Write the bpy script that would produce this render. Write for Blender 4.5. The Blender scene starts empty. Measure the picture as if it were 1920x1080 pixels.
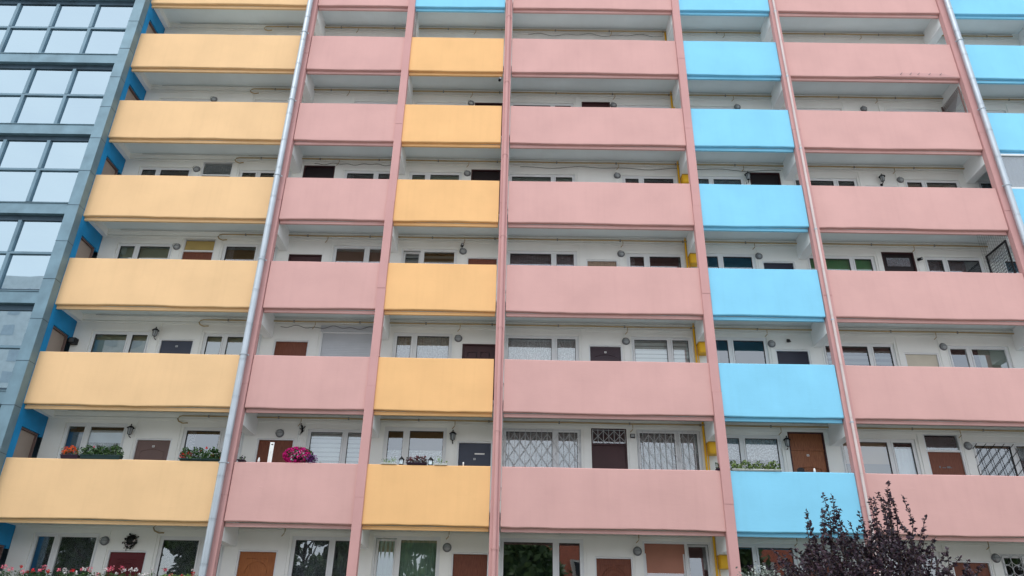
import bpy, math, random
from math import sin, cos, pi, radians
from mathutils import Vector, Matrix
random.seed(7)
scene = bpy.context.scene
COL = scene.collection

# ------------------------------------------------------------------ camera, sky, sun, exposure
cam_d = bpy.data.cameras.new('camera'); cam = bpy.data.objects.new('camera', cam_d); COL.objects.link(cam)
yaw, pitch, roll = radians(.532), radians(26.169), radians(1.181)
fw = Vector((-sin(yaw)*cos(pitch), cos(yaw)*cos(pitch), sin(pitch)))
rt = Vector((cos(yaw), sin(yaw), 0)); up = rt.cross(fw)
rr = rt*cos(roll) + up*sin(roll); uu = -rt*sin(roll) + up*cos(roll)
cam.matrix_world = Matrix(((rr.x, uu.x, -fw.x, 0), (rr.y, uu.y, -fw.y, -18.351), (rr.z, uu.z, -fw.z, 1.62), (0, 0, 0, 1)))
cam_d.sensor_width = 36; cam_d.lens = 26.25; cam_d.clip_end = 1000
scene.camera = cam

SUN_EL, SUN_AZ = radians(52), radians(200)      # azimuth clockwise from +y : sun stands behind the camera, a little left
w = bpy.data.worlds.new("World"); scene.world = w; w.use_nodes = True
nt = w.node_tree; nt.nodes.clear()
out = nt.nodes.new('ShaderNodeOutputWorld'); bg = nt.nodes.new('ShaderNodeBackground')
sky = nt.nodes.new('ShaderNodeTexSky'); sky.sky_type = 'NISHITA'; sky.sun_disc = False
sky.sun_elevation = SUN_EL; sky.sun_rotation = SUN_AZ
tc = nt.nodes.new('ShaderNodeTexCoord'); noi = nt.nodes.new('ShaderNodeTexNoise')
noi.inputs['Scale'].default_value = 2.2; noi.inputs['Detail'].default_value = 6; noi.inputs['Roughness'].default_value = .55
mp = nt.nodes.new('ShaderNodeMapping'); mp.inputs['Scale'].default_value = (1, 1, 2.2)
nt.links.new(tc.outputs['Generated'], mp.inputs[0]); nt.links.new(mp.outputs[0], noi.inputs['Vector'])
cr = nt.nodes.new('ShaderNodeValToRGB')
cr.color_ramp.elements[0].position = .32; cr.color_ramp.elements[0].color = (.55, .55, .55, 1)
cr.color_ramp.elements[1].position = .62; cr.color_ramp.elements[1].color = (.97, .97, .97, 1)
nt.links.new(noi.outputs['Fac'], cr.inputs[0])
mx = nt.nodes.new('ShaderNodeMixRGB'); mx.inputs[2].default_value = (8.6, 9.0, 9.6, 1)   # cloud sheet, same units as the sky
nt.links.new(cr.outputs[0], mx.inputs[0]); nt.links.new(sky.outputs[0], mx.inputs[1])
nt.links.new(mx.outputs[0], bg.inputs[0]); bg.inputs[1].default_value = .12
nt.links.new(bg.outputs[0], out.inputs[0])

sun_d = bpy.data.lights.new('sun', 'SUN'); sun_d.energy = 0.9; sun_d.angle = radians(22); sun_d.color = (1, .96, .9)
sun = bpy.data.objects.new('sun', sun_d); COL.objects.link(sun)
sd = Vector((sin(SUN_AZ)*cos(SUN_EL), cos(SUN_AZ)*cos(SUN_EL), sin(SUN_EL)))
sun.rotation_euler = sd.to_track_quat('Z', 'Y').to_euler()
scene.view_settings.view_transform = 'Standard'; scene.view_settings.look = 'None'
scene.view_settings.exposure = 0.55; scene.view_settings.gamma = 1
scene.render.engine = 'CYCLES'; scene.cycles.use_denoising = True
scene.cycles.max_bounces = 8; scene.cycles.transparent_max_bounces = 12; scene.cycles.diffuse_bounces = 5

# ------------------------------------------------------------------ materials
def mat(name, col, rough=.8, metal=0., var=.06, vscale=1.5, bump=0., bscale=60, bstretch=(1, 1, 1), spec=.3, streak=0, dirt=None):
    m = bpy.data.materials.new(name); m.use_nodes = True; t = m.node_tree; b = t.nodes['Principled BSDF']
    b.inputs['Roughness'].default_value = rough; b.inputs['Metallic'].default_value = metal
    b.inputs['Specular IOR Level'].default_value = spec
    c = t.nodes.new('ShaderNodeTexCoord'); src = c.outputs['Object']
    n = t.nodes.new('ShaderNodeTexNoise'); n.inputs['Scale'].default_value = vscale; n.inputs['Detail'].default_value = 5
    mpn = t.nodes.new('ShaderNodeMapping'); mpn.inputs['Scale'].default_value = bstretch if streak else (1, 1, 1)
    t.links.new(src, mpn.inputs[0]); t.links.new(mpn.outputs[0], n.inputs['Vector'])
    r = t.nodes.new('ShaderNodeValToRGB')
    lo = [max(0, x*(1-var*1.6)) for x in col]; hi = [min(1, x*(1+var)) for x in col]
    if dirt: lo = dirt
    r.color_ramp.elements[0].position = .3; r.color_ramp.elements[0].color = (*lo, 1)
    r.color_ramp.elements[1].position = .65; r.color_ramp.elements[1].color = (*hi, 1)
    t.links.new(n.outputs['Fac'], r.inputs[0]); t.links.new(r.outputs[0], b.inputs['Base Color'])
    if bump:
        n2 = t.nodes.new('ShaderNodeTexNoise'); n2.inputs['Scale'].default_value = bscale; n2.inputs['Detail'].default_value = 3
        m2 = t.nodes.new('ShaderNodeMapping'); m2.inputs['Scale'].default_value = bstretch
        t.links.new(src, m2.inputs[0]); t.links.new(m2.outputs[0], n2.inputs['Vector'])
        bp = t.nodes.new('ShaderNodeBump'); bp.inputs['Strength'].default_value = bump; bp.inputs['Distance'].default_value = .02
        t.links.new(n2.outputs['Fac'], bp.inputs['Height']); t.links.new(bp.outputs[0], b.inputs['Normal'])
    return m

def stucco(name, col, amt=1.):
    """painted render: blotchy paint, fine grain, long shallow trowel ridges and a few hairline scars"""
    m = mat(name, col, .9, var=.035, vscale=.9, spec=.2)
    t = m.node_tree; b = t.nodes['Principled BSDF']; c = t.nodes.new('ShaderNodeTexCoord')
    fine = t.nodes.new('ShaderNodeTexNoise'); fine.inputs['Scale'].default_value = 45; fine.inputs['Detail'].default_value = 4
    t.links.new(c.outputs['Object'], fine.inputs['Vector'])
    mpp = t.nodes.new('ShaderNodeMapping'); mpp.inputs['Scale'].default_value = (1.6, 1, 6)
    t.links.new(c.outputs['Object'], mpp.inputs[0])
    trw = t.nodes.new('ShaderNodeTexNoise'); trw.inputs['Scale'].default_value = 1.6; trw.inputs['Detail'].default_value = 4; trw.inputs['Distortion'].default_value = .6
    t.links.new(mpp.outputs[0], trw.inputs['Vector'])
    rr_ = t.nodes.new('ShaderNodeValToRGB'); rr_.color_ramp.elements[0].position = .70; rr_.color_ramp.elements[1].position = .74
    t.links.new(trw.outputs['Fac'], rr_.inputs[0])
    a1 = t.nodes.new('ShaderNodeMath'); a1.operation = 'MULTIPLY_ADD'; a1.inputs[1].default_value = .35
    t.links.new(fine.outputs['Fac'], a1.inputs[0]); sc_ = t.nodes.new('ShaderNodeMath'); sc_.operation = 'MULTIPLY'; sc_.inputs[1].default_value = .55; t.links.new(trw.outputs['Fac'], sc_.inputs[0]); t.links.new(sc_.outputs[0], a1.inputs[2])
    a2 = t.nodes.new('ShaderNodeMath'); a2.operation = 'MULTIPLY_ADD'; a2.inputs[1].default_value = .25
    t.links.new(rr_.outputs[0], a2.inputs[0]); t.links.new(a1.outputs[0], a2.inputs[2])
    mv = t.nodes.new('ShaderNodeMapping'); mv.inputs['Scale'].default_value = (7, 1, .35); t.links.new(c.outputs['Object'], mv.inputs[0])
    nv = t.nodes.new('ShaderNodeTexNoise'); nv.inputs['Scale'].default_value = 1.0; nv.inputs['Detail'].default_value = 5; t.links.new(mv.outputs[0], nv.inputs['Vector'])
    rv = t.nodes.new('ShaderNodeValToRGB'); rv.color_ramp.elements[0].position = .33; rv.color_ramp.elements[0].color = (.982, .98, .978, 1); rv.color_ramp.elements[1].position = .5; t.links.new(nv.outputs['Fac'], rv.inputs[0])
    n3 = t.nodes.new('ShaderNodeTexNoise'); n3.inputs['Scale'].default_value = 22; n3.inputs['Detail'].default_value = 5; t.links.new(mpp.outputs[0], n3.inputs['Vector'])
    r3 = t.nodes.new('ShaderNodeValToRGB'); r3.color_ramp.elements[0].position = .30; r3.color_ramp.elements[0].color = (.955, .95, .945, 1); r3.color_ramp.elements[1].position = .40; t.links.new(n3.outputs['Fac'], r3.inputs[0])
    old = b.inputs['Base Color'].links[0].from_socket
    m1 = t.nodes.new('ShaderNodeMixRGB'); m1.blend_type = 'MULTIPLY'; m1.inputs[0].default_value = amt; t.links.new(old, m1.inputs[1]); t.links.new(rv.outputs[0], m1.inputs[2])
    m2 = t.nodes.new('ShaderNodeMixRGB'); m2.blend_type = 'MULTIPLY'; m2.inputs[0].default_value = amt; t.links.new(m1.outputs[0], m2.inputs[1]); t.links.new(r3.outputs[0], m2.inputs[2]); t.links.new(m2.outputs[0], b.inputs['Base Color'])
    bp = t.nodes.new('ShaderNodeBump'); bp.inputs['Strength'].default_value = .4*amt; bp.inputs['Distance'].default_value = .010
    t.links.new(a2.outputs[0], bp.inputs['Height']); t.links.new(bp.outputs[0], b.inputs['Normal'])
    return m

def glass(name, refl=.16, tint=(.92, .97, .95), wav=.02, gcol=(.93, .97, 1)):
    m = bpy.data.materials.new(name); m.use_nodes = True; t = m.node_tree; t.nodes.clear()
    o = t.nodes.new('ShaderNodeOutputMaterial'); mixs = t.nodes.new('ShaderNodeMixShader')
    tr = t.nodes.new('ShaderNodeBsdfTransparent'); tr.inputs[0].default_value = (*tint, 1)
    gl = t.nodes.new('ShaderNodeBsdfGlossy'); gl.inputs['Roughness'].default_value = .01; gl.inputs['Color'].default_value = (*gcol, 1)
    fr = t.nodes.new('ShaderNodeFresnel'); fr.inputs[0].default_value = 1.5
    ma = t.nodes.new('ShaderNodeMath'); ma.operation = 'MULTIPLY_ADD'; ma.inputs[1].default_value = 1.3; ma.inputs[2].default_value = refl; ma.use_clamp = True
    c = t.nodes.new('ShaderNodeTexCoord'); n = t.nodes.new('ShaderNodeTexNoise'); n.inputs['Scale'].default_value = 1.7; n.inputs['Detail'].default_value = 1
    bp = t.nodes.new('ShaderNodeBump'); bp.inputs['Strength'].default_value = wav; bp.inputs['Distance'].default_value = .3
    t.links.new(c.outputs['Object'], n.inputs['Vector']); t.links.new(n.outputs['Fac'], bp.inputs['Height']); t.links.new(bp.outputs[0], gl.inputs['Normal'])
    t.links.new(fr.outputs[0], ma.inputs[0]); t.links.new(ma.outputs[0], mixs.inputs[0])
    t.links.new(tr.outputs[0], mixs.inputs[1]); t.links.new(gl.outputs[0], mixs.inputs[2]); t.links.new(mixs.outputs[0], o.inputs[0])
    return m

def lace_mat(name, col=(.85, .86, .88), dens=.55, scale=55):
    m = mat(name, col, .9, var=.03); t = m.node_tree; b = t.nodes['Principled BSDF']; o = t.nodes['Material Output']
    c = t.nodes.new('ShaderNodeTexCoord'); v = t.nodes.new('ShaderNodeTexVoronoi'); v.inputs['Scale'].default_value = scale
    t.links.new(c.outputs['Object'], v.inputs['Vector'])
    r = t.nodes.new('ShaderNodeValToRGB'); r.color_ramp.elements[0].position = .25; r.color_ramp.elements[0].color = (min(1, dens+.3),)*3+(1,)
    r.color_ramp.elements[1].position = .55; r.color_ramp.elements[1].color = (max(0, dens-.25),)*3+(1,)
    t.links.new(v.outputs['Distance'], r.inputs[0])
    tr = t.nodes.new('ShaderNodeBsdfTransparent'); mx_ = t.nodes.new('ShaderNodeMixShader')
    t.links.new(r.outputs[0], mx_.inputs[0]); t.links.new(tr.outputs[0], mx_.inputs[1]); t.links.new(b.outputs[0], mx_.inputs[2]); t.links.new(mx_.outputs[0], o.inputs[0])
    return m

def leafmat(name, a, b_, rough=.5, spec=.4):
    m = bpy.data.materials.new(name); m.use_nodes = True; t = m.node_tree; b = t.nodes['Principled BSDF']
    b.inputs['Roughness'].default_value = rough; b.inputs['Specular IOR Level'].default_value = spec
    g = t.nodes.new('ShaderNodeNewGeometry'); r = t.nodes.new('ShaderNodeValToRGB')
    r.color_ramp.elements[0].color = (*a, 1); r.color_ramp.elements[1].color = (*b_, 1)
    t.links.new(g.outputs['Random Per Island'], r.inputs[0]); t.links.new(r.outputs[0], b.inputs['Base Color'])
    return m

YEL = stucco('yellow render', (.85, .51, .235)); PNK = stucco('pink render', (.64, .385, .362)); BLU = stucco('sky blue render', (.25, .63, .86), .8)
YEL2 = stucco('light yellow render', (.81, .545, .30))
PNKP = stucco('pillar pink render', (.58, .33, .32), .9)
WALL = stucco('white gallery render', (.82, .84, .81), .5); CEIL = stucco('ceiling whitewash', (.72, .80, .82), .5)
BEAM = stucco('white beam', (.84, .86, .86), .5)
TBLUE = mat('tower blue paint', (.010, .23, .50), .55, var=.12)
ZINC = mat('zinc sheet', (.17, .27, .33), .5, .35, var=.10, vscale=2.5, bump=.06, bscale=7)
ZINCD = mat('dark zinc sheet', (.05, .085, .115), .5, .3, var=.2)
MULL = mat('grey mullion paint', (.15, .24, .30), .45, .3, var=.1)
GALV = mat('galvanised steel', (.46, .52, .57), .45, .5, var=.05, vscale=3)
PIPEP = mat('pale pipe paint', (.66, .56, .54), .55, .0, var=.06)
PVC = mat('white pvc', (.74, .77, .78), .4, var=.02)
PVCD = mat('brown frame', (.07, .032, .024), .5)
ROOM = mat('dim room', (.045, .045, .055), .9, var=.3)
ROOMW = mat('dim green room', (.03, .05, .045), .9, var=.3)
GLASS = glass('window glass', .17, wav=.005); TGLASS = glass('tower glass', .55, (.20, .34, .42), .0015, (.62, .78, .86))
LACE = lace_mat('lace', dens=.62); LACE2 = lace_mat('dense lace', dens=.78, scale=30); LACED = lace_mat('grey lace', (.40, .42, .48), .5, 60)
ZEBL = mat('blind light band', (.72, .75, .74), .8); ZEBD = mat('blind dark band', (.16, .18, .18), .8)
OCH = mat('ochre pipe paint', (.42, .32, .17), .6, var=.12); YBOX = mat('gas box yellow', (.78, .44, .02), .45, var=.06)
BLACK = mat('black iron', (.012, .012, .015), .4, .4); DARKG = mat('dark grey plastic', (.07, .075, .08), .5)
LAMPG = mat('lamp glass dome', (.34, .37, .38), .25, var=.1); LAMPR = mat('lamp grey rim', (.16, .17, .18), .45)
WHITEP = mat('white paint', (.80, .81, .80), .5); IRONW = mat('white iron bars', (.62, .64, .66), .5)
CABLE = mat('dark cable', (.05, .05, .05), .6); CONDW = mat('grey conduit', (.42, .45, .45), .6)
def wood(name, a, b_): return mat(name, a, .45, var=.1, vscale=9, bstretch=(9, 1, .6), streak=1, dirt=b_)
D = dict(burg=mat('burgundy door', (.11, .008, .014), .4), taupe=mat('taupe door', (.16, .105, .095), .5), brown=wood('brown door', (.19, .06, .03), (.11, .03, .016)),
         orange=wood('orange wood door', (.36, .13, .04), (.25, .08, .025)), slate=mat('slate door', (.055, .065, .095), .45), darkbr=mat('dark brown door', (.055, .022, .024), .45),
         plum=mat('plum brown door', (.05, .03, .04), .4), cream=mat('cream door', (.58, .54, .44), .6), blk=mat('near black door', (.018, .012, .014), .4),
         oak=wood('varnished oak door', (.30, .115, .05), (.17, .055, .025)), yellow=mat('yellowed glass panel', (.44, .33, .12), .4), navy=mat('navy door', (.02, .022, .04), .35),
         slats=wood('pale slatted wood', (.32, .24, .17), (.19, .13, .09)))
GREENB = mat('green roller blind', (.06, .30, .12), .8); BROWNB = mat('brown roller blind', (.16, .10, .06), .85); BEIGEB = mat('beige roller blind', (.33, .22, .12), .85)
SAGE = mat('sage curtain', (.25, .31, .26), .9); ROOFRED = mat('roof reflection red blind', (.42, .2, .14), .85)  # the red blind's colour paints in the roof mirrored in the glass
CURT = mat('green drape', (.30, .40, .33), .9); WCURT = mat('white voile', (.72, .76, .80), .9); SHUT = mat('grey roller shutter', (.52, .55, .58), .5, .1)
LEAFG = leafmat('geranium leaf', (.012, .045, .012), (.055, .13, .025)); LEAFL = leafmat('light foliage', (.09, .2, .03), (.25, .36, .10))
PLUM = leafmat('plum leaf', (.010, .011, .020), (.055, .024, .042), .45, .45); TREEG = leafmat('tree leaf', (.02, .06, .012), (.10, .17, .04))
BARK = mat('bark', (.06, .042, .035), .9, bump=.6, bscale=30)
def flw(n, a, b_): return leafmat(n, a, b_, .7, .2)
F = dict(red=flw('red petal', (.55, .01, .015), (.8, .05, .05)), orange=flw('orange petal', (.62, .06, .01), (.85, .16, .03)), magenta=flw('magenta petal', (.42, .005, .12), (.75, .03, .30)),
         pink=flw('pink petal', (.75, .08, .16), (.9, .35, .42)), white=flw('white petal', (.7, .62, .64), (.9, .88, .88)), heather=flw('heather', (.09, .012, .025), (.25, .05, .06)), violet=flw('violet petal', (.06, .01, .08), (.2, .05, .22)))
POTG = mat('dark green planter', (.015, .04, .04), .5); POTD = mat('dark purple planter', (.03, .012, .03), .5); POTW = mat('white planter', (.6, .62, .6), .6)
DOORT = mat('stairwell door beige', (.33, .27, .23), .6); TINT = mat('tower interior', (.16, .22, .27), .9, var=.2)

# ------------------------------------------------------------------ mesh helpers
class MB:
    def __init__(s): s.v = []; s.f = []; s.sm = []
    def quad(s, *p):
        n = len(s.v); s.v += [tuple(q) for q in p]; s.f.append(tuple(range(n, n+len(p)))); s.sm.append(False); return s
    def box(s, x0, x1, y0, y1, z0, z1):
        n = len(s.v)
        s.v += [(x, y, z) for x in (x0, x1) for y in (y0, y1) for z in (z0, z1)]
        for q in ((0, 1, 3, 2), (4, 6, 7, 5), (0, 4, 5, 1), (2, 3, 7, 6), (0, 2, 6, 4), (1, 5, 7, 3)): s.f.append(tuple(n+i for i in q)); s.sm.append(False)
        return s
    def tube(s, pts, r, n=8, cap=True):
        pts = [Vector(p) for p in pts]; base = len(s.v); rs = r if isinstance(r, (list, tuple)) else [r]*len(pts)
        for i, p in enumerate(pts):
            d = (pts[min(i+1, len(pts)-1)] - pts[max(i-1, 0)]).normalized()
            a = Vector((0, 0, 1)) if abs(d.z) < .9 else Vector((1, 0, 0))
            u_ = d.cross(a).normalized(); v_ = d.cross(u_)
            for k in range(n):
                t = 2*pi*k/n; s.v.append(tuple(p + (u_*cos(t) + v_*sin(t))*rs[i]))
        for i in range(len(pts)-1):
            for k in range(n):
                a = base+i*n+k; b = base+i*n+(k+1) % n; s.f.append((a, b, b+n, a+n)); s.sm.append(True)
        if cap:
            e = len(s.v); m_ = base+(len(pts)-1)*n
            s.v += s.v[base:base+n] + s.v[m_:m_+n]                  # own rings, so the caps do not bend the shading of the sides
            s.f.append(tuple(e+k for k in range(n))[::-1]); s.sm.append(False)
            s.f.append(tuple(e+n+k for k in range(n))); s.sm.append(False)
        return s
    def lathe(s, c, prof, axis='z', n=16):
        """prof = [(radius, height)], along axis"""
        base = len(s.v); c = Vector(c)
        for r, h in prof:
            for k in range(n):
                t = 2*pi*k/n; a, b = r*cos(t), r*sin(t)
                s.v.append(tuple(c + (Vector((a, b, h)) if axis == 'z' else Vector((a, -h, b)))))
        for i in range(len(prof)-1):
            for k in range(n):
                a = base+i*n+k; b = base+i*n+(k+1) % n; s.f.append((a, b, b+n, a+n)); s.sm.append(True)
        return s
    def build(s, name, m, parent=None, tag=None):
        me = bpy.data.meshes.new(name); me.from_pydata(s.v, [], s.f); me.polygons.foreach_set('use_smooth', s.sm)
        me.materials.append(m); me.update(); o = bpy.data.objects.new(name, me); COL.objects.link(o)
        if parent: o.parent = parent
        if tag: settag(o, *tag)
        return o
def settag(o, label=None, cat=None, group=None, kind=None):
    if label: o['label'] = label
    if cat: o['category'] = cat
    if group: o['group'] = group
    if kind: o['kind'] = kind
def empty(name, label=None, cat=None, group=None, loc=(0, 0, 0), parent=None):
    o = bpy.data.objects.new(name, None); o.location = loc; o.empty_display_size = .2; COL.objects.link(o); settag(o, label, cat, group)
    if parent: o.parent = parent
    return o

# ------------------------------------------------------------------ measures
S = 2.8
def ZB(k): return 4.335 + (6-k)*S         # bottom of the parapet above gallery k
def ceil(k): return ZB(k) + .20
def floor(k): return ZB(k) - S + .35
YW = 1.16                                   # face of the gallery's back wall
K0, K1 = -1, 6
BAYS = [(-12.60, -7.15), (-6.90, -3.83), (-3.63, -.585), (-.335, 5.02), (5.245, 8.29), (8.53, 13.95), (14.20, 17.25), (17.5, 22.9)]
PIL = [(-7.15, -6.90), (-3.85, -3.61), (-.58, -.34), (5.0, 5.25), (8.28, 8.54), (13.94, 14.21), (17.24, 17.51)]
BC = [lambda r: YEL2, lambda r: PNK, lambda r: YEL if r > 0 else BLU, lambda r: PNK, lambda r: BLU, lambda r: PNK, lambda r: BLU, lambda r: PNK]
BC[2] = lambda r: BLU if r == 0 else YEL
GAL = {6: 'lowest visible gallery', 5: 'second gallery from the bottom', 4: 'third gallery from the bottom', 3: 'fourth gallery from the bottom', 2: 'fifth gallery from the bottom', 1: 'sixth gallery from the bottom', 0: 'highest visible gallery'}
BN = ['leftmost yellow bay', 'narrow pink bay', 'narrow yellow bay', 'wide middle pink bay', 'blue bay', 'wide right pink bay', 'far right blue bay']
def bay_of(x):
    for i, (a, b) in enumerate(BAYS):
        if x < b + .13: return i
    return 6

# ------------------------------------------------------------------ ground
MB().quad((-300, -300, 0), (300, -300, 0), (300, 300, 0), (-300, 300, 0)).build('ground', mat('pale light bounce paving', (.42, .42, .40), .95, var=.12, vscale=.6, bump=.3, bscale=12), tag=(None, None, None, 'structure'))  # unseen yard, its paving made pale to bounce light up onto the ceilings
MB().box(-40, 40, -7.5, 0, -.1, .03).build('dimming_lawn', mat('dark dimming grass', (.05, .085, .03), .95, var=.4, vscale=3, bump=.5, bscale=12), tag=(None, None, None, 'structure'))  # unseen grass strip, added dark to dim the lower storeys

# ------------------------------------------------------------------ apartment building
B = empty('apartment_building', 'long gallery apartment block with yellow, pink and blue parapets and pink pillars', 'building')
# parapets, each with the coloured slab edge hanging under it
for bi, (x0, x1) in enumerate(BAYS):
    for r in range(-1, 8):
        zb = ZB(r); zt = zb + 1.427; m = BC[bi](r); n = max(4, int((x1-x0)/.35)); mb = MB()
        xa, xb = x0 + (.006 if bi else 0), x1 - .02
        rnd = random.Random(bi*50+r+99)
        ph1, ph2 = rnd.random()*6, rnd.random()*6
        secs = []
        for i in range(n+1):
            x = xa + (xb-xa)*i/n
            wv = .006*sin(x*2.1+ph1) + .004*sin(x*5.3+ph2); wz = .010*sin(x*1.3+ph2) + rnd.uniform(-.006, .006); wt = .004*sin(x*1.7+ph1)
            secs.append([(x, wv*.3, zb+.02+wz), (x, .012+wv, zb+wz), (x, .11, zb+wz), (x, .12, zt+wt), (x, .018, zt+wt), (x, 0, zt-.018+wt), (x, wv*.6, zb+.75)])
        base = len(mb.v); c = 7
        for s_ in secs: mb.v += s_
        for i in range(n):
            for k in range(c):
                a = base+i*c+k; b2 = base+i*c+(k+1) % c; mb.f.append((a, b2, b2+c, a+c)); mb.sm.append(False)
        mb.f.append(tuple(range(base, base+c))[::-1]); mb.sm.append(False)
        mb.f.append(tuple(range(base+n*c, base+n*c+c))); mb.sm.append(False)
        p = mb.build('parapet', m, B)
        e = MB().box(xa+.01, xb-.01, .10, .16, zb-.098, zb-.010); e.build('slab_edge', m, p)
        if bi == 5 and r == 1:
            pm = MB(); top = [(11.2, .02), (11.7, .07), (12.0, .15), (12.5, .19), (13.0, .17), (13.4, .16), (13.75, .06), (13.9, .02)]
            for (a, ha), (b2, hb) in zip(top, top[1:]): pm.quad((a, -.007, zb+.025), (b2, -.007, zb+.025), (b2, -.007, zb+hb), (a, -.007, zb+ha)); pm.quad((a, -.007, zb+ha), (b2, -.007, zb+hb), (b2, .004, zb+hb+.012), (a, .004, zb+ha+.012))
            pm.build('plaster_patch', stucco('patched pink render', (.58, .345, .335)), p)
            for q in (12.05, 12.35, 12.6, 12.95, 13.3): MB().tube([(q, -.002, zb+.10), (q+.03, -.045, zb+.115), (q+.055, -.04, zb+.15)], .008, 6).build('hook', LAMPR, p)
# slabs
for k in range(-2, 8):
    MB().box(-12.54, 22.9, .166, 1.158, ceil(k), floor(k-1)).box(-12.54, 22.9, .122, .165, ceil(k)+.03, floor(k-1)-.002).build('gallery_slab', CEIL, B)
MB().box(-12.54, 22.9, .3, 13, ZB(-2)+.2, ZB(-2)+.7).build('roof', ZINCD, B)
# pillars: slightly uneven in width from storey to storey, with a joint at each
for i, (a, b) in enumerate(PIL):
    mb = MB(); rnd = random.Random(i)
    z = 0
    for r in range(7, -3, -1):
        z1 = ZB(r) + .62
        d = rnd.uniform(-.012, .012); e = rnd.uniform(-.006, .006)
        mb.box(a+.004+d*.5, b-.012+d*.4, -.05+e, .14, z, z1-.006); mb.box(a+.01, b-.016, -.04, .13, z1-.006, z1); z = z1
    mb.build('pillar', PNKP, B)
    for k in range(K0, 7):
        c = ceil(k); bm = MB()
        bm.box(a+.005, b-.005, .168, YW-.002, c-.62, c-.001); bm.box(a+.005, b-.005, .143, .167, c-.62, c-.31)
        bm.build('cantilever_beam', BEAM, B)
for k in range(K0, 7):
    MB().box(-12.545, -12.40, .13, YW-.002, ceil(k)-.22, ceil(k)-.001).build('cantilever_beam', BEAM, B)

# openings of the gallery back wall: (kind, x0, x1, spec)
# windows: top is metres under the ceiling; split 'nw' narrow sash left, 'wn' wide sash left
WX = {'a': (-12.03, -10.36, 'nw'), 'b': (-8.85, -7.20, 'wn'), 'c': (-5.54, -3.97, 'wn'), 'd': (-3.50, -1.83, 'nw'), 'e': (-.35, 1.73, 'wn'), 'f': (3.20, 4.90, 'nw'), 'g': (5.42, 7.02, 'nw'), 'h': (8.55, 10.56, 'wn'), 'i': (12.03, 13.75, 'nw'), 'j': (14.33, 15.95, 'nw')}
DX = {'A': (-10.02, -9.13), 'B': (-6.80, -5.89), 'D': (-1.50, -.65), 'E': (2.04, 2.90), 'G': (7.25, 8.13), 'H': (10.83, 11.71), 'J': (16.18, 17.05)}
W = {}
for k, row in {
    6: dict(a=('plants', .37, 'o'), b=('plants', .40, ''), c=('laced', .34, ''), d=('drape', .29, 'o'), e=('garden', .29, ''), f=('terr', .30, 'wo'), g=('dark', .31, ''), h=('dark', .42, ''), i=('dark', .44, 'G')),
    5: dict(a=('halfwhite', .35, 'o'), b=('dark', .41, ''), c=('zebra', .39, ''), d=('cafe', .31, 'r'), e=('lace', .28, 'g'), f=('lace', .26, 'wg'), g=('valance', .35, ''), h=('beige', .39, 'w'), i=('lattice', .43, 'w'), j=('beige', .44, '')),
    4: dict(a=('sage', .49, 'w'), b=('sage', .50, 'n'), c=('shutter', .23, ''), d=('lace', .38, ''), e=('pleat', .40, ''), f=('zebra', .38, 'w'), g=('dark', .35, ''), h=('zebrad', .47, ''), i=('green', .49, 'o'), j=('dark', .48, '')),
    3: dict(a=('sage', .43, ''), b=('dark', .39, 'w'), c=('brown', .39, 'o'), d=('zebrad', .46, 'o'), e=('laced', .47, ''), f=('dark', .50, ''), g=('dark', .46, ''), h=('greenb', .47, ''), i=('laced', .46, 'W'), j=('laced', .47, '')),
    2: dict(a=('dark', .46, ''), b=('dark', .52, 'n'), c=('dark', .48, ''), d=('sage', .49, ''), e=('sage', .51, ''), f=('zebrad', .51, ''), g=('laced', .49, ''), h=('zebrad', .49, ''), i=('brown', .50, ''), j=('dark', .5, '')),
    1: dict(a=('dark', .5, ''), b=('dark', .5, ''), c=('dark', .5, ''), d=('dark', .5, ''), e=('dark', .46, ''), f=('sage', .5, ''), g=('dark', .5, ''), h=('dark', .52, ''), i=('dark', .5, ''), j=('dark', .5, ''))}.items():
    W[k] = row
DR = {6: dict(A=('burg', .80, 'sun'), B=('orange', .73, 'sun one'), D=('brown', .69, ''), E=('brown', .73, 'sun'), G=('brown', .7, ''), H=('brown', .66, ''), J=('brown', .7, '')),
      5: dict(A=('taupe', .78, 'arch #'), B=('brown', .72, ''), D=('slate', .70, '# let'), E=('darkbr', .70, 'tr grl'), G=('oak', .28, 'arch arch2 trm #'), H=('brown', .71, 'tr txt'), J=('brown', .7, '')),
      4: dict(A=('slate', .74, '#'), B=('brown', .71, ''), D=('darkbr', .73, 'panels'), E=('plum', .70, 'arch #'), G=('navy', .74, ''), H=('cream', .77, ''), J=('brown', .7, '')),
      3: dict(A=('brown', .68, 'tr yel'), B=('darkbr', .76, ''), D=('brown', .76, ''), E=('slats', .78, ''), G=('navy', .74, ''), H=('blk', .36, 'glz'), J=('brown', .7, '')),
      2: dict(A=('brown', .75, 'tr'), B=('blk', .35, ''), D=('blk', .41, ''), E=('brown', .86, ''), G=('blk', .36, ''), H=('cream', .8, ''), J=('brown', .7, '')),
      1: dict(A=('brown', .8, ''), B=('brown', .75, ''), D=('blk', .53, ''), E=('darkbr', .43, ''), G=('brown', .7, ''), H=('brown', .7, ''), J=('brown', .7, ''))}
SILL = .82
wall = MB()
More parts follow.
